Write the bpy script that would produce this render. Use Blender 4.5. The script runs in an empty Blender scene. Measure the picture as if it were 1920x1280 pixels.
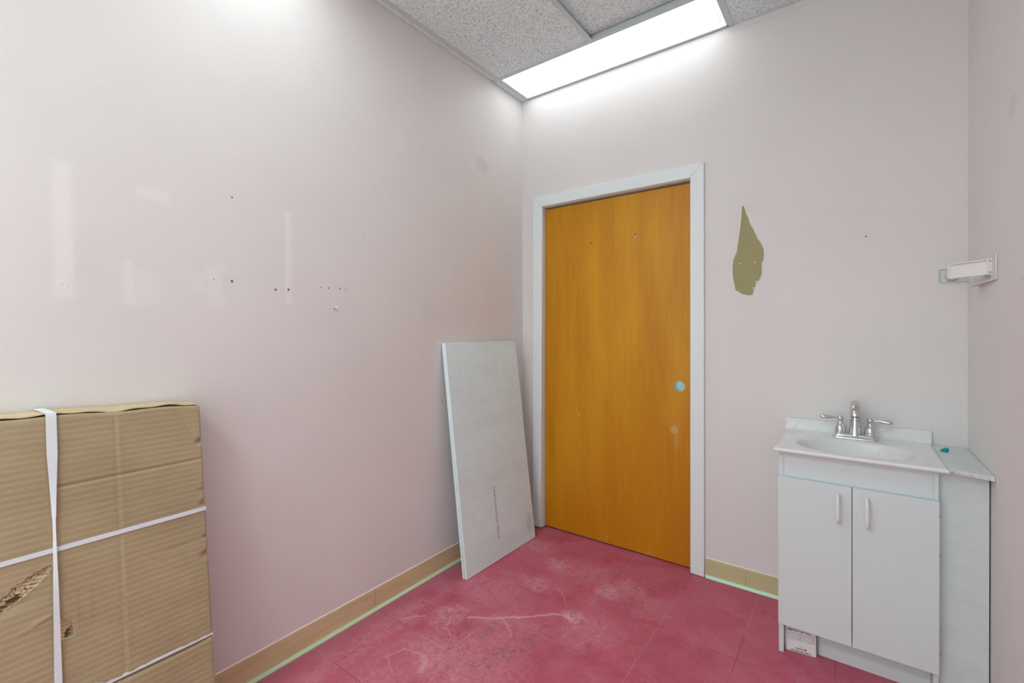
import bpy, bmesh, math, random
import numpy as np
from mathutils import Matrix, Vector

SC = bpy.context.scene
COL = SC.collection
random.seed(7)
R = math.radians

# ---------------------------------------------------------------- camera
H = 2.7396           # ceiling height
XW = 2.0866          # right wall
FPX = 861.132
YAW, PIT, ROL = .6369, -.006149, -.004041
s_, c_ = math.sin(YAW), math.cos(YAW)
hf = Vector((-s_, c_, 0)); hr = Vector((c_, s_, 0)); hz = Vector((0, 0, 1))
F = hf * math.cos(PIT) + hz * math.sin(PIT)
U0 = -hf * math.sin(PIT) + hz * math.cos(PIT)
RR = hr * math.cos(ROL) + U0 * math.sin(ROL)
UU = -hr * math.sin(ROL) + U0 * math.cos(ROL)
cam = bpy.data.cameras.new('camera')
cam.sensor_width = 36
cam.lens = FPX / 1920 * 36
cam.shift_y = (623.617 - 640) / 1920
cam.clip_start = .02
co = bpy.data.objects.new('camera', cam)
COL.objects.link(co)
m = Matrix((RR, UU, -F)).transposed().to_4x4()
m.translation = Vector((1.7285, -2.4552, 1.2591))
co.matrix_world = m
SC.camera = co

# ---------------------------------------------------------------- world, exposure
W = bpy.data.worlds.new('world')
SC.world = W
W.use_nodes = True
bg = W.node_tree.nodes['Background']
bg.inputs['Color'].default_value = (.87, 1.0, 1.0, 1)
bg.inputs['Strength'].default_value = 1.4  # world light added as flat fill from the open side
SC.view_settings.view_transform = 'Standard'
SC.view_settings.look = 'None'
SC.view_settings.gamma = 1
SC.view_settings.use_curve_mapping = False
SC.view_settings.exposure = .55
LENS_STRENGTH = 1.65        # fixture against the back wall
BRIGHT, REAR_FILL = 4.5, 20.0               # unseen fixtures: over mid-room, and one added behind the viewer as fill

# ---------------------------------------------------------------- material helpers
class NT:
    def __init__(s, name):
        s.m = bpy.data.materials.new(name); s.m.use_nodes = True
        s.t = s.m.node_tree; s.n = s.t.nodes; s.l = s.t.links
        s.b = s.n['Principled BSDF']
        s.tc = s.n.new('ShaderNodeTexCoord')
        s.co = s.tc.outputs['Object']
        s._sep = None
    def set(s, inp, v):
        if hasattr(v, 'is_output') or isinstance(v, bpy.types.NodeSocket): s.l.new(v, inp)
        elif isinstance(v, (tuple, list)) and len(v) == 3 and inp.type == 'RGBA': inp.default_value = (*v, 1)
        else: inp.default_value = v
    def bs(s, **k):
        for a, v in k.items(): s.set(s.b.inputs[a.replace('_', ' ')], v)
    def math(s, op, a, b=0.0, c=None, clamp=False):
        n = s.n.new('ShaderNodeMath'); n.operation = op; n.use_clamp = clamp
        s.set(n.inputs[0], a); s.set(n.inputs[1], b)
        if c is not None: s.set(n.inputs[2], c)
        return n.outputs[0]
    def mul(s, a, b): return s.math('MULTIPLY', a, b)
    def add(s, a, b): return s.math('ADD', a, b)
    def mx(s, a, b): return s.math('MAXIMUM', a, b)
    def xyz(s):
        if s._sep is None:
            n = s.n.new('ShaderNodeSeparateXYZ'); s.l.new(s.co, n.inputs[0]); s._sep = n.outputs
        return s._sep
    def scaled(s, sc, co=None, rot=(0, 0, 0)):
        n = s.n.new('ShaderNodeMapping'); s.l.new(co or s.co, n.inputs[0])
        n.inputs['Scale'].default_value = sc; n.inputs['Rotation'].default_value = rot
        return n.outputs[0]
    def noise(s, scale, detail=4, rough=.55, co=None, dist=0, col=False):
        n = s.n.new('ShaderNodeTexNoise'); s.l.new(co or s.co, n.inputs['Vector'])
        n.inputs['Scale'].default_value = scale; n.inputs['Detail'].default_value = detail
        n.inputs['Roughness'].default_value = rough; n.inputs['Distortion'].default_value = dist
        return n.outputs[1 if col else 0]
    def voro(s, scale, feat='F1', co=None, out=0, rand=1):
        n = s.n.new('ShaderNodeTexVoronoi'); n.feature = feat; s.l.new(co or s.co, n.inputs['Vector'])
        n.inputs['Scale'].default_value = scale; n.inputs['Randomness'].default_value = rand
        return n.outputs[out]
    def mr(s, v, a, b, c=0.0, d=1.0, smooth=False):
        n = s.n.new('ShaderNodeMapRange'); s.set(n.inputs[0], v)
        if smooth: n.interpolation_type = 'SMOOTHSTEP'
        for i, q in enumerate((a, b, c, d)): n.inputs[i + 1].default_value = q
        return n.outputs[0]
    def mix(s, f, a, b, mode='MIX'):
        n = s.n.new('ShaderNodeMix'); n.data_type = 'RGBA'; n.blend_type = mode
        s.set(n.inputs['Factor'], f); s.set(n.inputs[6], a); s.set(n.inputs[7], b)
        return n.outputs[2]
    def bump(s, h, strength=.3, dist=.001, prev=None):
        n = s.n.new('ShaderNodeBump'); s.set(n.inputs['Height'], h)
        n.inputs['Strength'].default_value = strength; n.inputs['Distance'].default_value = dist
        if prev is not None: s.l.new(prev, n.inputs['Normal'])
        s.l.new(n.outputs[0], s.b.inputs['Normal'])
        return n.outputs[0]
    def warp(s, amp, scale, detail=3):
        """object coordinates shifted by noise, for ragged outlines"""
        nz = s.noise(scale, detail, .6, col=True)
        a = s.n.new('ShaderNodeVectorMath'); a.operation = 'SUBTRACT'; s.l.new(nz, a.inputs[0]); a.inputs[1].default_value = (.5, .5, .5)
        b = s.n.new('ShaderNodeVectorMath'); b.operation = 'SCALE'; s.l.new(a.outputs[0], b.inputs[0]); b.inputs['Scale'].default_value = amp
        c = s.n.new('ShaderNodeVectorMath'); c.operation = 'ADD'; s.l.new(s.co, c.inputs[0]); s.l.new(b.outputs[0], c.inputs[1])
        q = s.n.new('ShaderNodeSeparateXYZ'); s.l.new(c.outputs[0], q.inputs[0])
        return q.outputs
    def box(s, a, b, ca, cb, ha, hb, soft):
        """1 inside a soft box on coordinates a, b"""
        da = s.math('SUBTRACT', ha, s.math('ABSOLUTE', s.math('SUBTRACT', a, ca)))
        db = s.math('SUBTRACT', hb, s.math('ABSOLUTE', s.math('SUBTRACT', b, cb)))
        return s.mr(s.math('MINIMUM', da, db), -soft, soft, smooth=True)
    def disc(s, a, b, ca, cb, ra, rb, soft=.3):
        x = s.math('DIVIDE', s.math('SUBTRACT', a, ca), ra)
        y = s.math('DIVIDE', s.math('SUBTRACT', b, cb), rb)
        d = s.add(s.mul(x, x), s.mul(y, y))
        return s.mr(d, 1 + soft, 1 - soft, smooth=True)

def stroke(t, x, y, p, q, w, soft=.6):
    """1 along the line p-q within the half-width w"""
    dx, dy = q[0] - p[0], q[1] - p[1]; L2 = dx * dx + dy * dy
    ax = t.math('SUBTRACT', x, p[0]); ay = t.math('SUBTRACT', y, p[1])
    h = t.math('DIVIDE', t.add(t.mul(ax, dx), t.mul(ay, dy)), L2, clamp=True)
    ex = t.math('SUBTRACT', ax, t.mul(h, dx)); ey = t.math('SUBTRACT', ay, t.mul(h, dy))
    d = t.math('SQRT', t.add(t.mul(ex, ex), t.mul(ey, ey)))
    return t.mr(d, w * (1 + soft), w * (1 - soft), smooth=True)

def simple(name, col, rough=.5, metal=0.0, spec=.5, bump=None, coat=0):
    t = NT(name)
    t.bs(Base_Color=col, Roughness=rough, Metallic=metal)
    t.b.inputs['Specular IOR Level'].default_value = spec
    t.b.inputs['Coat Weight'].default_value = coat
    if bump: t.bump(t.noise(bump[0], 4), bump[1], bump[2])
    return t.m

WALL = (.785, .742, .732)
def wall_material(name, left=False, back=False, right=False):
    t = NT(name)
    X, Y, Z = t.xyz()
    a = Y if (left or right) else X
    col = t.mix(t.mr(t.noise(1.6, 3), .35, .7), WALL, tuple(v * .955 for v in WALL))
    smudge = t.mr(t.noise(3.1, 5, .6), .62, .8, 0, .10)
    col = t.mix(smudge, col, (.40, .36, .34))
    bumph = t.noise(260, 2, .5)
    weave = t.noise(90, 3, .6, co=t.scaled((1, 1, 2.2)))
    hgt = t.add(t.mul(bumph, .5), weave)
    if left:
        w = t.warp(.055, 13, 5)
        wy, wz = w[1], w[2]
        w2 = t.warp(.012, 12); vy, vz = w2[1], w2[2]
        pale = (.85, .81, .80)
        patches = [
            t.mul(t.box(vy, vz, -2.175, 1.538, .020, .185, .010), .75),
            t.mul(t.box(wy, wz, -1.972, 1.678, .040, .018, .014), .65),
            t.mul(t.box(wy, wz, -2.036, 1.402, .013, .058, .010), .60),
            t.mul(t.box(wy, wz, -1.988, 1.395, .030, .048, .014), .38),
            t.mul(t.box(wy, wz, -1.855, 1.425, .020, .030, .014), .45),
            t.mul(t.box(wy, wz, -1.802, 1.412, .022, .070, .012), .50),
            t.mul(t.box(vy, vz, -1.551, 1.537, .013, .178, .0035), .85)]
        msk = patches[0]
        for p in patches[1:]: msk = t.mx(msk, p)
        col = t.mix(t.mul(msk, .85), col, pale)
        holes = [(-1.7486, 1.7224, .0035), (-1.7507, 1.432, .0052), (-1.6003, 1.4126, .0050), (-1.5518, 1.4159, .0052),
                 (-1.418, 1.4336, .0028), (-1.385, 1.4338, .0036), (-1.3336, 1.4352, .0040), (-1.3058, 1.4326, .0030),
                 (-1.2112, 1.6788, .0022), (-.3789, 1.6425, .0035), (-.0757, 1.6389, .0030), (-.7377, .8863, .004),
                 (-1.8068, 1.4330, .0022), (-.6, 1.9, .002)]
        hm = None
        for (y, z, r) in holes:
            d = t.disc(Y, Z, y, z, r * .85, r * .95, .5)
            hm = d if hm is None else t.mx(hm, d)
        sm = t.disc(wy, wz, -.3992, 2.2175, .055, .05, .8)
        col = t.mix(t.mul(sm, .22), col, (.42, .38, .36))
        col = t.mix(t.mul(hm, .85), col, (.05, .045, .045))
        rings = None
        for (y, z) in ((-2.1740, 1.683), (-2.1760, 1.3852), (-1.9755, 1.6688), (-1.8068, 1.433)):
            d = t.mx(t.disc(Y, Z, y, z, .010, .012, .35), 0.0)
            e = t.disc(Y, Z, y, z, .006, .0075, .35)
            q = t.math('SUBTRACT', d, e)
            rings = q if rings is None else t.mx(rings, q)
        hgt = t.add(hgt, t.mul(rings, 1.6))
        hgt = t.math('SUBTRACT', hgt, t.mul(hm, 3.0))
        # faint scuffed arc and dark specks near the corner
        sp = t.mr(t.voro(30, co=t.scaled((1, 1, 1))), .035, .05, 1, 0)
        near = t.mr(Y, -.75, -.1)
        col = t.mix(t.mul(t.mul(sp, near), t.mul(t.mr(t.noise(4), .5, .6), .7)), col, (.2, .18, .17))
    if back:
        sp = t.mr(t.voro(26), .035, .055, 1, 0)
        up = t.mul(t.mr(Z, 2.3, 2.62), t.mr(t.noise(3.5), .48, .6))
        col = t.mix(t.mul(sp, t.mul(up, .7)), col, (.2, .18, .17))
        hm = t.disc(X, Z, 1.7773, 1.6485, .0045, .0035, .5)
        col = t.mix(t.mul(hm, .8), col, (.1, .09, .09))
        ln = t.mul(t.disc(X, Z, 1.65, 2.712, .6, .0012, .5), .35)
        col = t.mix(ln, col, (.3, .27, .26))
    if right:
        hm = t.disc(Y, Z, -.6981, 1.3899, .0045, .0045, .5)
        col = t.mix(t.mul(hm, .6), col, (.25, .22, .2))
        sm = t.disc(*[t.warp(.03, 9)[i] for i in (1, 2)], -.60, 1.875, .035, .03, .8)
        col = t.mix(t.mul(sm, .2), col, (.42, .38, .36))
    t.bs(Base_Color=col, Roughness=t.mr(weave, .3, .7, .40, .56))
    t.b.inputs['Specular IOR Level'].default_value = .35
    t.bump(hgt, .28, .0012)
    return t.m

def ceiling_tile_material():
    t = NT('fissured_ceiling_tile')
    wv = t.n.new('ShaderNodeVectorMath'); wv.operation = 'ADD'
    sc = t.n.new('ShaderNodeVectorMath'); sc.operation = 'SCALE'
    t.l.new(t.noise(30, 3, .6, col=True), sc.inputs[0]); sc.inputs['Scale'].default_value = .02
    t.l.new(t.co, wv.inputs[0]); t.l.new(sc.outputs[0], wv.inputs[1])
    # short worm-like fissures and pin holes
    f1 = t.noise(150, 2, .5, co=t.scaled((1, .55, 1), wv.outputs[0]))
    fis = t.mr(t.math('ABSOLUTE', t.math('SUBTRACT', f1, .5)), .006, .020, 1, 0)
    gate = t.mr(t.noise(70, 2), .40, .50)
    fis = t.mul(fis, gate)
    pin = t.mr(t.voro(210), .18, .30, 1, 0)
    big = t.mul(t.mr(t.voro(70, co=t.scaled((1, .6, 1), wv.outputs[0])), .10, .16, 1, 0), t.mr(t.noise(20, 1), .5, .55))
    mk = t.mx(t.mx(fis, t.mul(pin, .4)), big)
    col = t.mix(mk, (.87, .98, .985), (.20, .23, .23))
    t.bs(Base_Color=col, Roughness=.95)
    t.bump(t.math('SUBTRACT', t.mul(t.noise(200, 3), .4), mk), .8, .002)
    return t.m

def floor_material():
    t = NT('worn_red_floor_tile')
    X, Y, Z = t.xyz()
    T = .3048
    tx = t.math('DIVIDE', t.math('SUBTRACT', X, .1560), T)
    ty = t.math('DIVIDE', t.math('SUBTRACT', Y, -.5505), T)
    cell = t.n.new('ShaderNodeCombineXYZ')
    t.l.new(t.math('FLOOR', tx), cell.inputs[0]); t.l.new(t.math('FLOOR', ty), cell.inputs[1])
    wn = t.n.new('ShaderNodeTexWhiteNoise'); wn.noise_dimensions = '2D'; t.l.new(cell.outputs[0], wn.inputs[0])
    def seam(v):
        f = t.math('FRACT', v)
        d = t.math('MINIMUM', f, t.math('SUBTRACT', 1.0, f))
        return t.mr(d, .0022, .0040, 1, 0)
    sx, sy = seam(tx), seam(ty)
    red = t.mix(wn.outputs[0], (.475, .076, .130), (.525, .090, .150))
    # soft mottling
    mot = t.mr(t.noise(7, 5, .62, dist=.6), .34, .68)
    col = t.mix(t.mul(mot, .55), red, (.60, .19, .25))
    deep = t.mr(t.noise(4.2, 4, .6), .56, .74)
    col = t.mix(t.mul(deep, .6), col, (.46, .035, .085))
    dirt = t.mr(t.noise(5.3, 6, .7), .57, .76)
    col = t.mix(t.mul(dirt, .55), col, (.30, .115, .11))
    # fine brushed streaks along both directions
    st = t.mr(t.noise(26, 5, .7, co=t.scaled((1, 9, 1), rot=(0, 0, R(28)))), .50, .78)
    col = t.mix(t.mul(st, .30), col, (.74, .36, .42))
    st2 = t.mr(t.noise(22, 5, .7, co=t.scaled((11, 1, 1), rot=(0, 0, R(-40)))), .55, .78)
    col = t.mix(t.mul(st2, .25), col, (.36, .12, .13))
    # chalky scuffed islands
    w = t.warp(.24, 7, 5); wx, wy = w[0], w[1]
    w_ = t.warp(.06, 11, 3); lx, ly = w_[0], w_[1]
    spots = [(.76, -.69, .045, .040, .9), (.462, -.316, .045, .05, .8), (.80, -.44, .05, .05, .75), (.48, -.558, .06, .05, .6), (.62, -.33, .09, .07, .35), (.87, -.33, .05, .06, .5),
             (.30, -.98, .05, .09, .6), (.46, -1.18, .13, .12, .5), (.33, -.72, .14, .10, .35), (.22, -.22, .12, .05, .5),
             (.85, -.73, .10, .09, .35), (.98, -.42, .09, .06, .3), (.58, -.90, .10, .06, .35), (.60, -1.10, .10, .14, .35),
             (.14, -1.3, .05, .3, .35), (.5, -1.4, .2, .1, .3)]
    sc = None
    for (x, y, ra, rb, k) in spots:
        q = t.mul(t.disc(wx, wy, x, y, ra * 1.3, rb * 1.3, .98), k * .8)
        sc = q if sc is None else t.mx(sc, q)
    grain = t.mr(t.noise(38, 6, .8, dist=1.2), .40, .62, .05, 1)
    col = t.mix(t.mul(sc, grain), col, (.80, .50, .54))
    # long drag mark and dark rubs
    drag = None
    for (p, q, w_s, k) in (((.388, -.965), (.504, -.867), .0075, .8), ((.504, -.867), (.673, -.720), .0065, .85), ((.673, -.72), (.75, -.70), .006, .7),
                           ((.284, -1.325), (.307, -1.253), .005, .45), ((.307, -1.253), (.40, -1.235), .005, .35), ((.284, -1.325), (.37, -1.37), .004, .35),
                           ((.40, -1.235), (.45, -1.29), .010, .6), ((.153, -1.137), (.21, -1.06), .004, .7), ((.60, -.94), (.504, -.867), .004, .5),
                           ((.15, -.60), (.40, -.52), .0015, .6), ((.55, -.50), (.73, -.66), .0016, .5), ((.83, -.89), (.90, -.70), .0016, .5),
                           ((1.20, -.40), (1.33, -.52), .0014, .4), ((.25, -.95), (.40, -1.10), .0016, .5), ((.88, -.22), (1.00, -.30), .0014, .5)):
        e = t.mul(stroke(t, lx, ly, p, q, w_s), k)
        drag = e if drag is None else t.mx(drag, e)
    drag = t.mul(drag, t.mr(t.noise(50, 4, .7), .30, .55, .25, 1))
    col = t.mix(t.mul(drag, .75), col, (.80, .46, .50))
    dark = t.mx(stroke(t, lx, ly, (.595, -1.16), (.625, -1.0), .012), t.mx(stroke(t, lx, ly, (.770, -.378), (.757, -.525), .004), stroke(t, lx, ly, (.52, -1.02), (.50, -.93), .02)))
    col = t.mix(t.mul(t.mul(dark, .6), t.mr(t.noise(40, 4, .7), .42, .6)), col, (.20, .12, .07))
    hair = t.mr(t.voro(5.5, 'DISTANCE_TO_EDGE', co=t.scaled((1, 1, 1), rot=(0, 0, .5))), .002, .006, 1, 0)
    hair = t.mul(hair, t.mr(t.noise(5, 3), .5, .62))
    col = t.mix(t.mul(hair, .25), col, (.82, .52, .55))
    hair2 = t.mr(t.noise(13, 3, .5, co=t.scaled((1, 5, 1), rot=(0, 0, R(62)))), .495, .5, 0, 1)
    hair2b = t.mr(t.noise(13, 3, .5, co=t.scaled((1, 5, 1), rot=(0, 0, R(62)))), .5, .505, 1, 0)
    hk = t.mul(t.mul(hair2, hair2b), t.mr(t.noise(3.4, 2), .5, .6))
    col = t.mix(t.mul(hk, .35), col, (.80, .50, .54))
    oil = t.mul(t.disc(wx, wy, .66, -.98, .03, .16, .9), t.mr(t.noise(45, 4), .45, .62))
    col = t.mix(t.mul(oil, .6), col, (.16, .12, .06))
    # dirt line along walls
    edge = t.mr(X, .0, .16, 1, 0)
    col = t.mix(t.mul(t.mul(edge, .75), t.mr(t.noise(18, 5, .7, co=t.scaled((1, .35, 1))), .3, .62)), col, (.42, .18, .25))
    # seams, some pale with grit, some dark
    pale = t.mr(t.noise(2.3, 2), .44, .54)
    col = t.mix(t.mul(t.mx(sx, sy), .75), col, t.mix(pale, (.10, .03, .035), (.56, .30, .31)))
    # crumbs
    cr = t.mr(t.voro(13), .018, .026, 1, 0)
    crg = t.mr(wn.outputs[0], 0, 1, .7, 1)
    col = t.mix(t.mul(cr, crg), col, (.85, .76, .70))
    t.bs(Base_Color=col, Roughness=t.mr(t.add(mot, sc), .2, 1.4, .42, .70))
    t.b.inputs['Specular IOR Level'].default_value = .28
    h = t.math('SUBTRACT', t.mul(t.noise(40, 5), .5), t.mx(sx, sy))
    t.bump(h, .25, .001)
    return t.m

def door_wood():
    t = NT('orange_stained_veneer')
    X, Y, Z = t.xyz()
    g1 = t.noise(6, 5, .6, co=t.scaled((14, 14, .55)), dist=.4)
    g2 = t.noise(70, 4, .7, co=t.scaled((6, 6, .16)))
    g3 = t.noise(2.2, 3, .5, co=t.scaled((3, 3, .5)))
    col = t.mix(t.mr(g1, .3, .7), (.62, .275, .0040), (.53, .205, .0020))
    col = t.mix(t.mul(t.mr(g3, .4, .65), .7), col, (.72, .350, .0080))
    col = t.mix(t.mul(t.mr(g2, .42, .72), .30), col, (.40, .14, .001))
    flecks = t.mr(t.noise(120, 2, .6, co=t.scaled((3, 3, .22))), .60, .72)
    col = t.mix(t.mul(flecks, .22), col, (.76, .42, .03))
    # reddened lower part and handled edge near the bore
    low = t.mul(t.mr(t.add(Z, t.mul(g3, .5)), 1.45, .35), .55)
    col = t.mix(low, col, (.48, .145, .0005))
    w = t.warp(.03, 16)
    rub = t.mul(t.disc(w[0], w[2], .9658, .722, .022, .024, .8), .6)
    drip = t.mul(t.disc(w[0], w[2], .976, .66, .012, .05, .8), .22)
    col = t.mix(t.mx(rub, drip), col, (.62, .45, .22))
    kick = t.mul(t.mr(Z, .13, .02), t.mr(t.noise(55, 3, .6, co=t.scaled((1, 1, .35))), .66, .74))
    col = t.mix(t.mul(kick, .5), col, (.75, .55, .35))
    scr = t.disc(t.add(X, t.mul(Z, .55)), Z, .3905 + .7501 * .55, .7501, .0022, .022, .4)
    col = t.mix(t.mul(scr, .6), col, (.8, .6, .35))
    t.bs(Base_Color=col, Roughness=t.mr(g2, .3, .7, .33, .5))
    t.b.inputs['Specular IOR Level'].default_value = .30
    t.b.inputs['Coat Weight'].default_value = .12
    t.b.inputs['Coat Roughness'].default_value = .35
    t.bump(g2, .12, .0006)
    return t.m

def cardboard(name, tint=1.0):
    t = NT(name)
    X, Y, Z = t.xyz()
    k = tint
    col = t.mix(t.mr(t.noise(4, 4, .6), .35, .68), (.425 * k, .335 * k, .205 * k), (.365 * k, .278 * k, .168 * k))
    col = t.mix(t.mul(t.mr(t.noise(30, 5, .7, co=t.scaled((1, .25, 2))), .5, .75), .3), col, (.30 * k, .185 * k, .10 * k))
    fib = t.mr(t.noise(240, 3, .6), .58, .75)
    col = t.mix(t.mul(fib, .15), col, (.6, .45, .3))
    wv = t.n.new('ShaderNodeTexWave'); wv.wave_type = 'BANDS'; wv.bands_direction = 'Z'
    t.l.new(t.co, wv.inputs['Vector'])
    wv.inputs['Scale'].default_value = 1 / .0125 / 3.14159 * .5 * 1.57
    wv.inputs['Distortion'].default_value = .6; wv.inputs['Detail'].default_value = 1; wv.inputs['Detail Scale'].default_value = .6
    h = t.add(t.mul(wv.outputs[0], 1.0), t.mul(t.noise(60, 4), .35))
    col = t.mix(t.mr(wv.outputs[0], 0, .35, .10, 0), col, (.27 * k, .165 * k, .09 * k))
    t.bs(Base_Color=col, Roughness=.78)
    t.b.inputs['Specular IOR Level'].default_value = .25
    t.bump(h, .34, .0012)
    return t.m

M = {}
M['wall_left'] = wall_material('pink_wall_paint_patched', left=True)
M['wall_back'] = wall_material('pink_wall_paint_speckled', back=True)
M['wall_right'] = wall_material('pink_wall_paint', right=True)
M['tile'] = ceiling_tile_material()
M['floor'] = floor_material()
M['door'] = door_wood()
M['card'] = cardboard('brown_cardboard')
M['card_pale'] = cardboard('pale_liner_and_lit_top', 1.55)  # torn liner colour; on the flaps the paler tint paints overhead light
M['card_dark'] = simple('dark_brown_hollow_shade_and_print', (.13, .075, .045), .9)  # shade inside the tear hollows put into the colour; also the dash print
M['grid'] = simple('grey_painted_tee', (.61, .68, .69), .5)
M['trim'] = simple('white_gloss_trim', (.80, .85, .86), .38, bump=(30, .08, .001))
M['stop'] = simple('dark_stained_stop', (.16, .045, .012), .5)
M['white'] = simple('white_melamine', (.665, .725, .735), .42, bump=(14, .03, .001))
M['whiteg'] = simple('white_plastic', (.82, .82, .81), .3)
M['chrome'] = simple('chrome', (.66, .68, .69), .08, metal=1)
M['dark'] = simple('black_gap', (.02, .02, .02), .8)
M['steel'] = simple('screw_steel', (.45, .43, .40), .35, metal=1)
M['strap'] = simple('white_polypropylene_strap', (.72, .75, .78), .38, bump=(300, .2, .0004))
M['mount'] = simple('grey_white_mount', (.66, .68, .67), .45)
M['teal'] = simple('teal_foam', (.0, .30, .36), .7, bump=(200, .5, .002))
M['gap_strip'] = simple('added_dark_gap_strip', (.035, .025, .025), .7)
M['ink'] = simple('black_ink', (.04, .04, .04), .7)
M['greyink'] = simple('grey_ink', (.22, .22, .22), .7)
M['hall'] = simple('pale_blue_hall_paint', (.27, .43, .46), .6)
M['olive'] = simple('olive_old_paint', (.36, .325, .155), .7, bump=(120, .1, .0006))

def tan_base(name, c1, c2):
    t = NT(name)
    g = t.noise(9, 5, .65, co=t.scaled((.35, .35, 5)))
    col = t.mix(t.mr(g, .35, .65), c1, c2)
    t.bs(Base_Color=col, Roughness=.34); t.b.inputs['Specular IOR Level'].default_value = .4
    t.bump(t.noise(20, 3), .05, .001)
    return t.m
M['cove_left'] = tan_base('tan_vinyl_cove', (.72, .575, .345), (.62, .475, .275))
M['cove_back'] = tan_base('olive_tan_vinyl_cove', (.62, .56, .31), (.54, .485, .27))
M['toe'] = simple('mint_cove_toe', (.58, .78, .50), .4)
M['toe_b'] = simple('mint_cove_toe_back', (.50, .78, .58), .3)
M['caulk'] = simple('pale_caulk', (.86, .79, .77), .5)

def board_material():
    t = NT('grey_backer_board')
    X, Y, Z = t.xyz()
    base = t.mix(t.mr(t.noise(3.5, 5, .65, co=t.scaled((1, .6, 2.2))), .35, .68), (.80, .92, .945), (.72, .84, .86))
    weave = t.mul(t.mr(t.noise(220, 2), .3, .7), .12)
    base = t.mix(weave, base, (.5, .5, .5))
    w = t.warp(.006, 20)
    wy, wz = w[1], w[2]
    sm = t.mul(t.box(t.add(wy, t.mul(wz, -.02)), wz, -.2 + .57 - .57, 1.0, .0, .0, .001), 0)
    lines = None
    for (cy, cz, ha, hb, k) in ((.1095, 1.02, .003, .13, .35), (.4235, .98, .003, .17, .40), (.35, 1.10, .003, .012, .7),
                                (.118, .27, .003, .02, .5), (.128, .27, .003, .02, .4), (.145, .72, .003, .03, .35), (.47, .40, .003, .01, .6)):
        q = t.mul(t.box(wy, wz, cy, cz, ha, hb, .003), k)
        lines = q if lines is None else t.mx(lines, q)
    base = t.mix(lines, base, (.97, .99, .99))
    dk = t.mul(t.disc(wy, wz, .56, .10, .03, .05, .8), .35)
    base = t.mix(dk, base, (.42, .43, .43))
    t.bs(Base_Color=base, Roughness=.85); t.b.inputs['Specular IOR Level'].default_value = .2
    t.bump(t.add(t.noise(150, 4, .7), t.mul(t.noise(25, 3), .5)), .35, .0012)
    return t.m
M['board'] = board_material()

def marble_white():
    t = NT('white_cultured_marble')
    v = t.noise(5, 6, .62, dist=2.2)
    vein = t.mr(t.math('ABSOLUTE', t.math('SUBTRACT', v, .5)), .0, .022, 1, 0)
    gate = t.mul(t.mr(t.noise(4, 2), .46, .62), .50)
    col = t.mix(t.mul(vein, gate), (.80, .80, .80), (.50, .50, .50))
    t.bs(Base_Color=col, Roughness=.22)
    t.b.inputs['Coat Weight'].default_value = .2
    return t.m
M['marble'] = marble_white()

def paint_white_rough():
    t = NT('brushed_white_board_paint')
    g = t.noise(18, 4, .6, co=t.scaled((1, 6, 1)))
    col = t.mix(t.mr(g, .4, .7), (.665, .72, .725), (.62, .67, .68))
    t.bs(Base_Color=col, Roughness=.45); t.bump(g, .15, .001)
    return t.m
M['brushed'] = paint_white_rough()
def raw_edge():
    t = NT('chipped_board_edge')
    g = t.noise(50, 5, .7, co=t.scaled((1, 1, 3)))
    col = t.mix(t.mr(g, .5, .7), (.68, .68, .66), (.30, .31, .29))
    t.bs(Base_Color=col, Roughness=.8); t.bump(g, .6, .002)
    return t.m
M['rawedge'] = raw_edge()

def lens_material(name, k):
    t = NT(name)
    t.bs(Base_Color=(.9, .9, .9), Roughness=.5)
    t.b.inputs['Emission Color'].default_value = (.885, 1.0, 1.0, 1)
    t.b.inputs['Emission Strength'].default_value = k
    return t.m
M['lens'] = lens_material('lit_acrylic_lens', LENS_STRENGTH)
M['lens_bright'] = lens_material('lit_bright_panel', BRIGHT)
M['lens_rear_fill'] = lens_material('added_rear_fill_panel', REAR_FILL)

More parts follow.
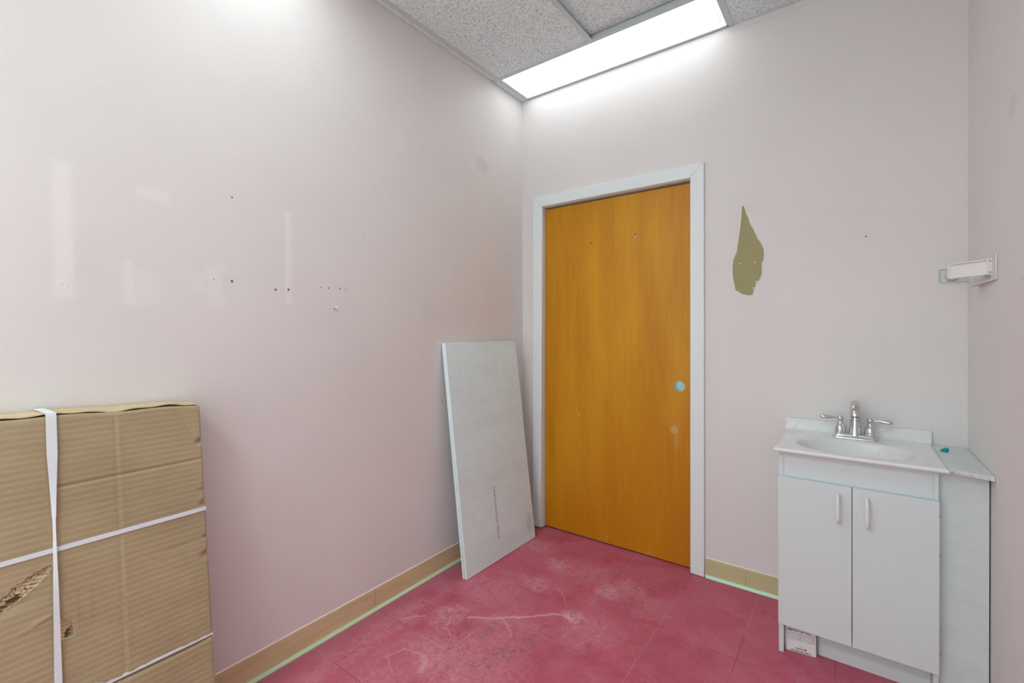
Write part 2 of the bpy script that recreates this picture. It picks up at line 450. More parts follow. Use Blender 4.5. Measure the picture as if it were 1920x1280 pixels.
# ---------------------------------------------------------------- mesh helpers
class MB:
    def __init__(s): s.v = []; s.f = []
    def add(s, vs, fs):
        o = len(s.v); s.v += [tuple(v) for v in vs]; s.f += [tuple(i + o for i in f) for f in fs]; return s
    def box(s, x0, x1, y0, y1, z0, z1):
        return s.add([(x, y, z) for x in (x0, x1) for y in (y0, y1) for z in (z0, z1)],
                     [(0, 1, 3, 2), (4, 6, 7, 5), (0, 4, 5, 1), (2, 3, 7, 6), (0, 2, 6, 4), (1, 5, 7, 3)])
    def hexa(s, p):   # 8 points: bottom 4 ccw, top 4 ccw
        return s.add(p, [(3, 2, 1, 0), (4, 5, 6, 7), (0, 1, 5, 4), (1, 2, 6, 5), (2, 3, 7, 6), (3, 0, 4, 7)])
    def prism(s, poly, fn):   # polygon (a,b) extruded: fn(a,b,t)
        n = len(poly)
        vs = [fn(a, b, 0) for a, b in poly] + [fn(a, b, 1) for a, b in poly]
        fs = [tuple(range(n))[::-1], tuple(range(n, 2 * n))] + [(i, (i + 1) % n, n + (i + 1) % n, n + i) for i in range(n)]
        return s.add(vs, fs)
    def lathe(s, prof, cx, cy, n=28, axis='z', cz=0):
        vs = []
        for r, h in prof:
            for i in range(n):
                a = 2 * math.pi * i / n
                if axis == 'z': vs.append((cx + r * math.cos(a), cy + r * math.sin(a), cz + h))
                elif axis == 'y': vs.append((cx + r * math.cos(a), cy - h, cz + r * math.sin(a)))
                else: vs.append((cx + h, cy + r * math.cos(a), cz + r * math.sin(a)))
        fs = []
        for j in range(len(prof) - 1):
            for i in range(n):
                fs.append((j * n + i, j * n + (i + 1) % n, (j + 1) * n + (i + 1) % n, (j + 1) * n + i))
        fs.append(tuple(range(n))[::-1]); k = (len(prof) - 1) * n; fs.append(tuple(range(k, k + n)))
        return s.add(vs, fs)
    def tube(s, pts, rad, n=20):   # rad: list of (ra, rb)
        pts = [Vector(p) for p in pts]; vs = []
        for i, p in enumerate(pts):
            t = (pts[min(i + 1, len(pts) - 1)] - pts[max(i - 1, 0)]).normalized()
            ref = Vector((1, 0, 0)) if abs(t.x) < .9 else Vector((0, 0, 1))
            b = t.cross(ref).normalized(); a = b.cross(t).normalized()
            ra, rb = rad[i] if isinstance(rad[i], tuple) else (rad[i], rad[i])
            for k in range(n):
                q = 2 * math.pi * k / n
                vs.append(p + a * ra * math.cos(q) + b * rb * math.sin(q))
        fs = []
        for j in range(len(pts) - 1):
            for i in range(n):
                fs.append((j * n + i, j * n + (i + 1) % n, (j + 1) * n + (i + 1) % n, (j + 1) * n + i))
        fs.append(tuple(range(n))[::-1]); k = (len(pts) - 1) * n; fs.append(tuple(range(k, k + n)))
        return s.add(vs, fs)

def wloc(o):
    v = Vector((0, 0, 0))
    while o: v += o.location; o = o.parent
    return v
def obj(name, mb, mat, parent=None, bevel=0, seg=2, smooth=False, angle=40, extra=()):
    off = wloc(parent) if parent else Vector((0, 0, 0))
    me = bpy.data.meshes.new(name)
    me.from_pydata([tuple(Vector(v) - off) for v in mb.v], [], mb.f)
    bm = bmesh.new(); bm.from_mesh(me)
    bmesh.ops.recalc_face_normals(bm, faces=bm.faces)
    bm.to_mesh(me); bm.free()
    me.materials.append(mat)
    for e in extra: me.materials.append(e)
    o = bpy.data.objects.new(name, me); COL.objects.link(o)
    if parent: o.parent = parent
    if smooth:
        for p in me.polygons: p.use_smooth = True
        me.set_sharp_from_angle(angle=R(angle))
    if bevel:
        b = o.modifiers.new('bevel', 'BEVEL'); b.width = bevel; b.segments = seg; b.limit_method = 'ANGLE'; b.angle_limit = R(35)
        b.harden_normals = False
        for p in me.polygons: p.use_smooth = True
        me.set_sharp_from_angle(angle=R(35))
    return o
def struct(name, mb, mat, parent=None, **k):
    o = obj(name, mb, mat, parent, **k)
    if parent is None: o['kind'] = 'structure'
    return o
def tag(o, label, cat, group=None):
    o['label'] = label; o['category'] = cat
    if group: o['group'] = group
    return o
def thing(name, loc, label, cat, group=None):
    o = bpy.data.objects.new(name, None); o.empty_display_size = .05
    COL.objects.link(o); o.location = loc
    return tag(o, label, cat, group)

# ---------------------------------------------------------------- room shell
YF = -4.10   # the room stays open behind the camera at this line
DX0, DX1, DZ = .158, 1.066, 2.032   # door opening between the jambs
struct('floor', MB().box(-.15, XW + .15, YF, .16, -.08, 0), M['floor'])
struct('wall_left', MB().box(-.12, 0, YF, .12, -.02, H + .3), M['wall_left'])
struct('wall_right', MB().box(XW, XW + .12, YF, .12, -.02, H + .3), M['wall_right'])
wb = MB()
wb.box(0, DX0 - .02, 0, .12, -.01, H + .25).box(DX1 + .02, XW, 0, .12, -.01, H + .25).box(DX0 - .02, DX1 + .02, 0, .12, DZ + .02, H + .25)
struct('wall_back', wb, M['wall_back'])
# room beyond the door, seen only through the bore of the missing lock
struct('floor_hall', MB().box(-.4, 2.2, .16, 1.3, -.08, 0), M['hall'])
struct('wall_hall', MB().box(-.4, 2.2, 1.3, 1.36, 0, 2.6), M['hall'])
# structural deck above the tiles
struct('ceiling_deck', MB().box(-.1, XW + .1, YF, .12, H + .24, H + .3), M['trim'])

# ceiling grid and tiles (2 x 4 ft grid, tees 24 mm)
TX = [.044, .649, 1.2555, 1.864]      # centres of the long tees
TW = .012
YL0, YL1 = -.303, -1.520             # cross tees beside the two fixtures
g = MB()
# the two middle tees stop at the fixture rows
for i, x in enumerate(TX):
    if i in (0, 3):
        g.box(x - TW, x + TW, YF, -.001, H - .001, H + .002).box(x - .001, x + .001, YF, -.001, H + .002, H + .035)
    elif i == 2:
        g.box(x - TW, x + TW, YF, -.001, H - .001, H + .002).box(x - .001, x + .001, YF, -.001, H + .002, H + .035)
    else:
        for a, b in ((YL0 - TW, YL1 + TW), (YL1 - .305 - TW, -3.252), (-3.56, YF)):
            g.box(x - TW, x + TW, min(a, b), max(a, b), H - .001, H + .002).box(x - .001, x + .001, min(a, b), max(a, b), H + .002, H + .035)
struct('trim_1', g, M['grid'])
g = MB()
for y in (YL0, YL1, YL1 - .305, -3.24, -3.545):
    for a, b in ((TX[0], TX[2]),):
        g.box(a + TW, b - TW, y - TW, y + TW, H - .001, H + .002).box(a + TW, b - TW, y - .001, y + .001, H + .002, H + .035)
    if y in (YL1, -3.24): g.box(TX[2] + TW, TX[3] - TW, y - TW, y + TW, H - .001, H + .002)
g.box(.001, TX[0] - TW, YL0 - .012, YL0 + .012, H - .001, H + .002)
struct('trim_2', g, M['grid'])

def tile(x0, x1, y0, y1, label, z=H + .002, tilt=0):
    mb = MB()
    zz = lambda y: z + tilt * (y - y0) / (y1 - y0)
    mb.hexa([(x0, y0, zz(y0)), (x1, y0, zz(y0)), (x1, y1, zz(y1)), (x0, y1, zz(y1)),
             (x0, y0, zz(y0) + .015), (x1, y0, zz(y0) + .015), (x1, y1, zz(y1) + .015), (x0, y1, zz(y1) + .015)])
    return tag(obj('ceiling_tile', mb, M['tile']), label, 'ceiling tile', 'grey fissured ceiling tiles around the light')
tile(TX[0] + .003, TX[1] - .003, YL1 + .003, YL0 - .003, 'large grey fissured ceiling tile between the left wall and the middle tee')
tile(TX[1] + .003, TX[2] - .003, YL1 + .003, YL0 - .010, 'grey fissured ceiling tile sitting askew with a dark gap along the light', tilt=.026)
tile(TX[2] + .003, TX[3] - .003, YL1 + .003, -.003, 'coarse grey ceiling tile right of the lit fixture, dark grimy edges')
tile(.002, TX[0] - .003, YL1, YL0 - .014, 'narrow cut strip of ceiling tile along the left wall')
tile(.002, TX[0] - .003, YL0 + .014, -.003, 'short narrow scrap of ceiling tile in the corner beside the lit fixture')
cm = MB()
cm.box(TX[3] + .003, XW, YF, -.003, H + .002, H + .017)
cm.box(.002, TX[0] - .003, YF, YL1 - .003, H + .002, H + .017)
cm.box(TX[0] + .003, TX[1] - .003, -3.237, YL1 - .308, H + .002, H + .017)
cm.box(TX[1] + .003, TX[2] - .003, -3.237, YL1 - .308, H + .002, H + .017)
cm.box(TX[2] + .003, TX[3] - .003, YF, YL1 - .003, H + .002, H + .017)
cm.box(TX[0] + .003, TX[1] - .003, YF, -3.548, H + .002, H + .017)
cm.box(TX[1] + .003, TX[2] - .003, YF, -3.548, H + .002, H + .017)
struct('ceiling', cm, M['tile'])

# recessed 1 x 4 ft fixtures: white frame, bowed acrylic lens, end caps
def fixture(y1, label, up=0.0, lm='lens'):
    x0, x1 = TX[0] + .010, TX[2] - .010
    y0 = y1 - .293
    t = thing('ceiling_light', ((x0 + x1) / 2, (y0 + y1) / 2, H), label, 'ceiling light', 'recessed strip lights in the ceiling')
    fr = MB()
    z0, z1 = H + .0005, H + .004
    fr.box(x0, x1, y0, y0 + .008, z0, z1).box(x0, x1, y1 - .012, y1, z0, z1)
    fr.box(x0, x0 + .004, y0, y1, z0, z1).box(x1 - .008, x1, y0, y1, z0, z1)
    obj('frame', fr, M['grid'], t)
    bx = MB().box(x0, x1, y0, y0 + .002, z1, H + .10).box(x0, x1, y1 - .002, y1, z1, H + .10).box(x0, x0 + .002, y0, y1, z1, H + .10) \
        .box(x1 - .002, x1, y0, y1, z1, H + .10).box(x0, x1, y0, y1, H + .098, H + .10)
    obj('housing', bx, M['whiteg'], t)
    n = 16; vs = []; a0, a1 = x0 + .010, x1 - .026; b0, b1 = y0 + .007, y1 - .011
    for i, u in enumerate(np.linspace(a0, a1, 3)):
        for j in range(n + 1):
            q = j / n
            vs.append((u, b0 + (b1 - b0) * q, H + .004 + up - .007 * math.sin(math.pi * q)))
    fs = [(i * (n + 1) + j, (i + 1) * (n + 1) + j, (i + 1) * (n + 1) + j + 1, i * (n + 1) + j + 1) for i in range(2) for j in range(n)]
    ln = obj('lens', MB().add(vs, fs), M[lm], t, smooth=True)
    for u, nm in ((a0, -1), (a1, 1)):
        poly = [(b0, H + .004)] + [(b0 + (b1 - b0) * j / n, H + .004 - .007 * math.sin(math.pi * j / n)) for j in range(n + 1)] + [(b1, H + .004)]
        obj('end_cap', MB().prism(poly[1:-1], lambda a, b, k: (u + nm * .0015 * k, a, b + up)), M['whiteg'], t)
    return t
fixture(-.008, 'long lit strip light set in the ceiling against the back wall')
fixture(YL1 - .006, 'lit strip light in the ceiling above the middle of the room', .055, 'lens_bright')
fixture(-3.246, 'added fill strip light, unseen, in the ceiling behind the viewer', .055, 'lens_rear_fill')  # unseen fixture added to light the vanity front

# cove base on the left and back walls
def cove(name, axis, a0, a1, mat, toemat, seam):
    # profile: distance from wall, height
    prof = [(0, .0), (0, .0985), (.003, .0975), (.0038, .090), (.0038, .022), (.005, .013), (.005, .0)]
    toe = [(.0036, .0), (.0036, .0155), (.0062, .0115), (.0098, .0075), (.0128, .0028), (.0130, 0)]
    fn = (lambda d, z, k: (d, a0 + (a1 - a0) * k, z)) if axis == 'y' else (lambda d, z, k: (a0 + (a1 - a0) * k, -d, z))
    b = struct(name, MB().prism(prof, fn), mat)
    obj('toe', MB().prism(toe, fn), toemat, b)
    fn2 = (lambda d, z, k: (d, a0 + (a1 - a0) * k, z)) if axis == 'y' else (lambda d, z, k: (a0 + (a1 - a0) * k, -d, z))
    obj('caulk_line', MB().prism([(0, .0975), (0, .1010), (.0018, .1005), (.0036, .0980), (.0030, .0972)], fn2), M['caulk'], b)
    q = MB()
    if axis == 'y': q.box(.0030, .0042, seam - .0006, seam + .0006, .012, .094)
    else: q.box(seam - .0006, seam + .0006, -.0042, -.0030, .012, .080)
    obj('seam', q, M['stop'], b)
    return b
cove('baseboard_left', 'y', -4.05, -.001, M['cove_left'], M['toe'], -1.169)
cove('baseboard_back', 'x', 1.1325, 1.4985, M['cove_back'], M['toe_b'], 1.3159)

# ---------------------------------------------------------------- door
cs = MB()
t_ = -.016
xa, xb, zt = .0937, 1.1292, 2.100      # outer edges
ia, ib, iz = .1633, 1.0625, 2.034      # inner edges
lean = -.012
def cas(poly):
    return MB().prism(poly, lambda a, b, k: (a, t_ + (.016 - .0002) * k, b))
left_p = [(xa + lean, .006), (ia + lean - .006, .006), (ia, iz), (xa, zt)]
right_p = [(ib - .003, .004), (xb - .001, .002), (xb, zt), (ib, iz)]
head_p = [(ia, iz), (ib, iz), (xb, zt), (xa, zt)]
fr = struct('trim_3', cas(left_p), M['trim'], bevel=.0025)
fr2 = struct('trim_4', cas(right_p), M['trim'], bevel=.0025)
fr3 = struct('trim_5', cas(head_p), M['trim'], bevel=.0025)
# jamb lining with a step
jb = MB()
jb.hexa([(DX0 - .02 + lean, -.001, .003), (DX0 + lean, -.001, .003), (DX0 + lean, .12, .003), (DX0 - .02 + lean, .12, .003),
         (DX0 - .02, -.001, DZ), (DX0, -.001, DZ), (DX0, .12, DZ), (DX0 - .02, .12, DZ)])
jb.box(DX1, DX1 + .02, -.001, .12, .003, DZ)
jb.box(DX0 - .02, DX1 + .02, -.001, .12, DZ, DZ + .02)
struct('trim_6', jb, M['trim'], bevel=.0015)
# door leaf with a bored lock hole
YD = .030
LX0, LX1, LZ0, LZ1 = .1620, 1.063, .0085, 2.022
HX, HZ, HR = .9935, .9565, .0285
N = 48
d = MB()
circ = [(HX + HR * math.cos(2 * math.pi * i / N), HZ + HR * math.sin(2 * math.pi * i / N)) for i in range(N)]
def border(i):
    a = 2 * math.pi * i / N + math.pi / 4 * 0
    cx, sy = math.cos(a), math.sin(a)
    k = min((.05 / abs(cx)) if abs(cx) > 1e-6 else 9, (.05 / abs(sy)) if abs(sy) > 1e-6 else 9)
    return (HX + k * cx, HZ + k * sy)
sq = [border(i) for i in range(N)]
def leaf_l(z): return LX0 + lean * .9 * (1 - z / 2.03)
for yy in (YD, YD + .035):
    vs = [(a, yy, b) for a, b in circ] + [(a, yy, b) for a, b in sq]
    d.add(vs, [(i, (i + 1) % N, N + (i + 1) % N, N + i) for i in range(N)])
    bx0, bx1, bz0, bz1 = HX - .05, HX + .05, HZ - .05, HZ + .05
    d.add([(leaf_l(LZ0), yy, LZ0), (LX1, yy, LZ0), (LX1, yy, bz0), (bx1, yy, bz0), (bx0, yy, bz0), (leaf_l(bz0), yy, bz0)], [(0, 1, 2, 3, 4, 5)])
    d.add([(leaf_l(bz1), yy, bz1), (bx0, yy, bz1), (bx1, yy, bz1), (LX1, yy, bz1), (LX1, yy, LZ1), (LX0, yy, LZ1)], [(0, 1, 2, 3, 4, 5)])
    d.add([(leaf_l(bz0), yy, bz0), (bx0, yy, bz0), (bx0, yy, bz1), (leaf_l(bz1), yy, bz1)], [(0, 1, 2, 3)])
    d.add([(bx1, yy, bz0), (LX1, yy, bz0), (LX1, yy, bz1), (bx1, yy, bz1)], [(0, 1, 2, 3)])
d.add([(a, YD, b) for a, b in circ] + [(a, YD + .035, b) for a, b in circ], [(i, (i + 1) % N, N + (i + 1) % N, N + i) for i in range(N)])
per = [(leaf_l(LZ0), LZ0), (LX1, LZ0), (LX1, LZ1), (LX0, LZ1)]
d.add([(a, YD, b) for a, b in per] + [(a, YD + .035, b) for a, b in per], [(i, (i + 1) % 4, 4 + (i + 1) % 4, 4 + i) for i in range(4)])
door = struct('door_1', d, M['door'])
# metal liner of the bore
rn = MB()
N2 = 40
vs = []
for (r, y) in ((HR, YD - .0006), (HR, YD + .034), (HR - .0016, YD + .034), (HR - .0016, YD - .0006)):
    vs += [(HX + r * math.cos(2 * math.pi * i / N2), y, HZ + r * math.sin(2 * math.pi * i / N2)) for i in range(N2)]
rn.add(vs, [(j * N2 + i, j * N2 + (i + 1) % N2, ((j + 1) % 4) * N2 + (i + 1) % N2, ((j + 1) % 4) * N2 + i) for j in range(4) for i in range(N2)])
obj('lock_bore', rn, M['steel'], door, smooth=True)
# stops behind the leaf; dark strip added to block light under the door
st = MB().box(DX0 - .012, DX0 + .016, YD + .037, .11, .003, DZ).box(DX1 - .016, DX1 + .001, YD + .037, .11, .003, DZ).box(DX0, DX1, YD + .037, .11, DZ - .03, DZ)
struct('trim_7', st, M['stop'])
struct('trim_8', MB().box(DX0 - .014, DX1, YD + .012, .118, 0, .0078), M['gap_strip'])

# small screw hooks on the door, bent screw in the wall
def hook(x, z, label):
    t = thing('screw_hook', (x, YD, z), label, 'hook', 'small screw hooks on the door')
    obj('shank', MB().tube([(x, YD, z + .012), (x, YD - .012, z + .013), (x, YD - .018, z + .016)], [.0035, .0035, .0045], 12), M['steel'], t, smooth=True)
    obj('plate', MB().prism([(.004 * math.cos(a), .014 * math.sin(a)) for a in np.linspace(0, 2 * math.pi, 17)[:-1]],
                            lambda a, b, k: (x + a, YD - .0015 * k, z + b)), M['steel'], t)
    obj('screw', MB().lathe([(.003, 0), (.003, .003), (.0015, .004)], x, YD, 12, 'y', z - .010), M['steel'], t, smooth=True)
hook(.4832, 1.7586, 'left of the two small metal screw hooks high on the orange door')
hook(.753, 1.7789, 'right of the two small metal screw hooks high on the orange door')
t = thing('bent_screw', (0, -1.3614, 1.3514), 'single bent screw sticking out of the left wall below four nail holes', 'screw')
obj('shank', MB().tube([(0, -1.3614, 1.349), (.016, -1.361, 1.351), (.020, -1.360, 1.348), (.021, -1.360, 1.338)], [.0022, .0022, .0022, .0018], 10), M['steel'], t, smooth=True)
obj('head', MB().lathe([(.0045, .017), (.0058, .019), (.0045, .022), (.001, .023)], 0, -1.361, 14, 'x', 1.3535), M['whiteg'], t, smooth=True)

# peeled patch beside the door: older olive paint inside a torn pink outline
pp = [(336, 104), (352, 108), (362, 140), (376, 190), (402, 250), (430, 330), (462, 380), (490, 440), (520, 505), (552, 545), (580, 600), (592, 650), (592, 700),
      (580, 760), (562, 800), (567, 850), (566, 900), (552, 950), (530, 1000), (500, 1015), (492, 1060), (470, 1110), (455, 1165), (418, 1175), (380, 1170), (330, 1158),
      (290, 1130), (250, 1110), (240, 1050), (225, 990), (215, 900), (216, 820), (228, 740), (248, 690), (268, 655), (278, 570), (292, 480), (306, 380), (318, 270), (324, 180), (328, 115)]
def px_back(u, v, y=0.0):
    dd = F * FPX + RR * (u - 960) + UU * (623.617 - v)
    C0 = Vector((1.7285, -2.4552, 1.2591)); k = (y - C0.y) / dd.y
    return C0 + dd * k
poly = []
for i, (a, b) in enumerate(pp):
    a2, b2 = pp[(i + 1) % len(pp)]
    n = max(1, int(math.hypot(a2 - a, b2 - b) / 14))
    for k in range(n):
        q = k / n; j = 2.6 if 2 < i < 22 else .8
        P = px_back(1340 + (a + (a2 - a) * q + random.uniform(-j, j)) / 6.4, 370 + (b + (b2 - b) * q + random.uniform(-j, j)) / 6.4)
        poly.append((P.x, P.z))
WBK = bpy.data.objects['wall_back']
obj('peeled_patch', MB().prism(poly, lambda a, b, k: (a, -.0006 * k, b)), M['olive'], WBK)
cx = sum(p[0] for p in poly) / len(poly); cz = sum(p[1] for p in poly) / len(poly)
n = len(poly); vs = []
for k, (sc, y) in enumerate(((1.0, 0), (1.0, -.0016), (1.03, -.0013), (1.045, 0))):
    for a, b in poly:
        dx, dz = a - cx, b - cz; L = math.hypot(dx, dz)
        e = (sc - 1) * .055
        vs.append((a + dx / L * e, y, b + dz / L * e))
obj('paint_edge', MB().add(vs, [(j * n + i, j * n + (i + 1) % n, (j + 1) * n + (i + 1) % n, (j + 1) * n + i) for j in range(3) for i in range(n)]), M['wall_back'], WBK)
for (a, b) in ((308, 793), (482, 778), (290, 1028), (500, 1012), (466, 1085)):
    P = px_back(1340 + a / 6.4, 370 + b / 6.4)
    obj('wall_plug', MB().lathe([(.0032, 0), (.0032, .0012), (.0012, .0014)], P.x, 0, 10, 'y', P.z), M['caulk'] if b != 1028 else M['greyink'], WBK)

# ---------------------------------------------------------------- leaning backer boards
def lean_board(p, top, thick, name, label):
    """p: bottom front corners left/right, top: same at top; thickness towards the wall"""
    A, B = Vector(p[0]), Vector(p[1]); T = Vector(top[0]); T2 = Vector(top[1])
    nrm = (B - A).cross(T - A).normalized()
    if nrm.x < 0: nrm = -nrm
    q = -nrm * thick
    lift = Vector((0, 0, max(0, -(A + q).z)))
    t = MB().hexa([A, B, B + q, A + q, T, T2, T2 + q, T + q])
    z0 = min(v[2] for v in t.v)
    t.v = [(v[0], v[1], v[2] - z0 + .0005) for v in t.v]
    o = obj(name, t, M['board'], None, bevel=.0012, seg=1)
    # origin at the lower left corner so the texture follows the sheet
    off = Vector((A.x, A.y, 0))
    for v in o.data.vertices: v.co -= off
    o.location = off
    return tag(o, label, 'board', 'grey backer boards leaning on the left wall'), nrm
bA, bB = (.174, -.741, 0), (.185, -.138, 0)
bT, bT2 = (.0315, -.746, 1.190), (.0425, -.143, 1.190)
TH = .0135
front, bn = lean_board((bA, bB), (bT, bT2), TH, 'backer_board', 'front one of two grey backer boards, stamped with a line of black printing')
sh = -bn * (TH + .0012)
bk = [tuple(Vector(p) + sh + Vector((0, -.004 + .003 * i, 0))) for i, p in enumerate((bA, bB, bT, bT2))]
back, _ = lean_board((bk[0], bk[1]), (bk[2], bk[3]), TH, 'backer_board', 'rear one of two grey backer boards, sandwiched against the left wall')

def text_mb(txt, size, origin, u, v, nrm, lift=.0004, extrude=.0002, width=None):
    cu = bpy.data.curves.new('t', 'FONT'); cu.body = txt; cu.size = size; cu.resolution_u = 2; cu.space_character = 1.1
    to = bpy.data.objects.new('t', cu); COL.objects.link(to)
    bpy.context.view_layer.update()
    me = bpy.data.meshes.new_from_object(to.evaluated_get(bpy.context.evaluated_depsgraph_get()))
    xs = [q.co.x for q in me.vertices]
    k = (width / (max(xs) - min(xs))) if width else 1
    O, u, v, nrm = Vector(origin), Vector(u).normalized(), Vector(v).normalized(), Vector(nrm).normalized()
    mb = MB().add([O + u * q.co.x * k + v * q.co.y + nrm * lift for q in me.vertices], [tuple(p.vertices) for p in me.polygons])
    bpy.data.objects.remove(to); bpy.data.curves.remove(cu); bpy.data.meshes.remove(me)
    return mb
up = (Vector(bT) - Vector(bA)).normalized()
org = Vector(bA) + up * (.113 / up.z) + Vector((.011 / .603 * .268, .268 + .0065, 0))
tm = text_mb('A 033826 13:17 RHOAR CLG 5FTR 6', .0165, org, up, (0, -1, 0), bn, lift=.0012, width=.279)
obj('printing', tm, M['ink'], front)

# ---------------------------------------------------------------- strapped cardboard package
K = .1236
NRM = Vector((1, 0, K)).normalized()
UPV = Vector((-K, 0, 1)).normalized()
def bp(y, s, d=0.0):
    """point on the front of the package: along the wall, up the slope, out of the face"""
    base = Vector((.0833 + 1.0392 * K, y, 0))
    return base + UPV * s + NRM * d
PY0, PY1 = -1.8815, -2.92
TOPS = lambda y: 1.0375 + max(0, min(1, (-1.88 - y) / .42)) * .018 + .002 * math.sin(y * 31)
pkg = thing('package', (.17, -2.4, 0), 'large flat cardboard package bound with white straps, leaning on the left wall', 'cardboard box')
rs = np.random.RandomState(3)
def vnoise(y, s, f, seed):
    r = np.random.RandomState(seed); v = 0
    for i in range(6):
        a, b, p = r.uniform(-1, 1) * f, r.uniform(-1, 1) * f, r.uniform(0, 6.28)
        v = v + np.sin(a * y + b * s + p)
    return v / 6
def gauss(x, w): return np.exp(-(x / w) ** 2)
def card_face(y0, y1, s0fn, s1fn, ny, ns, base_d=0.0):
    ys = np.linspace(y0, y1, ny); q = np.linspace(0, 1, ns)
    YY = np.repeat(ys[:, None], ns, 1)
    S0 = np.array([s0fn(y) for y in ys])[:, None]; S1 = np.array([s1fn(y) for y in ys])[:, None]
    SS = S0 + (S1 - S0) * q[None, :]
    D = np.full_like(YY, base_d)
    D += .0012 * vnoise(YY, SS, 22, 1) + .0007 * vnoise(YY, SS, 60, 2)
    # creases
    D -= .0007 * gauss(YY + 2.0888, .004) - .0006 * gauss(YY + 2.0790, .004)
    D -= .0028 * gauss(SS - .870 - .0 * YY, .0040) * (1 / (1 + np.exp((YY + 1.885) * 200))) * (YY > -2.21)
    D -= .0016 * gauss((SS - .600 - (YY + 2.0) * -.9), .006) * gauss(YY + 2.03, .05)
    D -= .0016 * gauss((SS - .628 - (YY + 1.95) * .0), .006) * gauss(YY + 1.955, .045)
    D -= .0012 * gauss((SS - 1.0 + (YY + 1.93) * 2.2), .010) * gauss(YY + 1.915, .03)
    # crushed spots on the right edge
    for (yy, ss, w, k) in ((-1.884, .925, .010, .010), (-1.884, .735, .010, .007), (-1.884, .635, .008, .005), (-1.884, .775, .012, .004), (-1.886, .583, .012, .009)):
        D -= k * gauss(YY - yy, w) * gauss(SS - ss, w * .8)
    # rounded top edge
    e = S1 - SS
    rr = .010
    D -= np.where(e < rr, rr - np.sqrt(np.maximum(0, rr * rr - (rr - e) ** 2)), 0)
    ed = np.abs(YY - PY0); rr = .004
    D -= np.where(ed < rr, rr - np.sqrt(np.maximum(0, rr * rr - (rr - ed) ** 2)), 0)
    # torn places: the liner is gone and the fluting shows
    ty, ts = YY + 2.275, SS - .645
    ang = .62; ta = ty * math.cos(ang) + ts * math.sin(ang); tb = -ty * math.sin(ang) + ts * math.cos(ang)
    jag = .006 * vnoise(YY, SS, 420, 5) + .004 * vnoise(YY, SS, 900, 6)
    tear = ((ta / .062) ** 2 + (tb / .0145) ** 2) + jag * 60 < 1
    tear2 = ((YY + 2.2005) > -.016) & ((YY + 2.2005) < .015 - (SS - .500) * .10) & (SS > .497) & (SS < .540 + (YY + 2.2) * -1.2)
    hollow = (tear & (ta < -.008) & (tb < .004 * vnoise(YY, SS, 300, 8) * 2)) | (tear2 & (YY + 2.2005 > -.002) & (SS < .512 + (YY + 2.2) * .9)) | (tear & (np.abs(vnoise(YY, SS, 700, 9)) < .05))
    flute = .0022 * np.sin((SS + .12 * YY) * 2 * np.pi / .0085)
    D = np.where(tear, D - .0045 + flute * 1.0, D)
    D = np.where(tear2, D - .0085 * np.clip((.0 + (YY + 2.2165) / .03), .2, 1) + flute * .5, D)
    D += .0016 * gauss(((ta / .062) ** 2 + (tb / .0145) ** 2) - 1.12, .16)
    D -= .003 * gauss(YY + 2.30, .05) * gauss(SS - .615, .012)
    D += .0020 * gauss(SS - .560 - (YY + 2.24) * .35, .006) * gauss(YY + 2.245, .03)
    D = np.where(hollow, D - .0022, D)
    P = np.array([list(bp(0, 0))])[0]
    un, nn = np.array(UPV), np.array(NRM)
    pts = P[None, None, :] + un * SS[..., None] + nn * D[..., None]
    pts[..., 1] += YY
    vs = pts.reshape(-1, 3)
    idx = np.arange(ny * ns).reshape(ny, ns)
    fs = np.stack([idx[:-1, :-1], idx[1:, :-1], idx[1:, 1:], idx[:-1, 1:]], -1).reshape(-1, 4)
    D = D
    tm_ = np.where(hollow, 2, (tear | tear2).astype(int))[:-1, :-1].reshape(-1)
    return vs, fs, tm_
def grid_obj(name, vs, fs, mat, parent, mat2=None, mask=None):
    off = np.array(wloc(parent))
    me = bpy.data.meshes.new(name)
    me.from_pydata((vs - off).tolist(), [], fs.tolist())
    me.materials.append(mat)
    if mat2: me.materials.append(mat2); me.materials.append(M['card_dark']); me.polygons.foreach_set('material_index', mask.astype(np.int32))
    me.polygons.foreach_set('use_smooth', np.ones(len(fs), bool))
    me.update()
    o = bpy.data.objects.new(name, me); COL.objects.link(o); o.parent = parent
    return o
vs, fs, tmk = card_face(PY0, PY1, lambda y: .3495 + .0018 * math.sin(y * 40) + .0008 * math.sin(y * 210), TOPS, 470, 400)
o = grid_obj('front_panel', vs, fs, M['card'], pkg, M['card_pale'], tmk)
# lower flap panel, its upper edge meets the slit under the second strap
vs, fs, tmk = card_face(PY0 - .001, PY1, lambda y: .002, lambda y: .3385 + .0010 * math.sin(y * 50 + 1) - .0035 * math.exp(-((y + 1.99) / .07) ** 2), 300, 110)
grid_obj('lower_flap', vs, fs, M['card'], pkg)
# body behind the panels
TK = .078
body = MB()
Bp = [(y, s) for y in (PY0, PY1) for s in (.011, 1.0325)]
def slab(mb, y0, y1, s0, s1, s0b, s1b, d0, d1):
    mb.hexa([bp(y0, s0, d0), bp(y1, s0, d0), bp(y1, s0b, d1), bp(y0, s0b, d1), bp(y0, s1, d0), bp(y1, s1, d0), bp(y1, s1b, d1), bp(y0, s1b, d1)])
slab(body, PY0 - .0015, PY1 + .0015, .001, 1.030, .0110, 1.030, -.0095, -TK)
obj('carton', body, M['card'], pkg, bevel=.004)
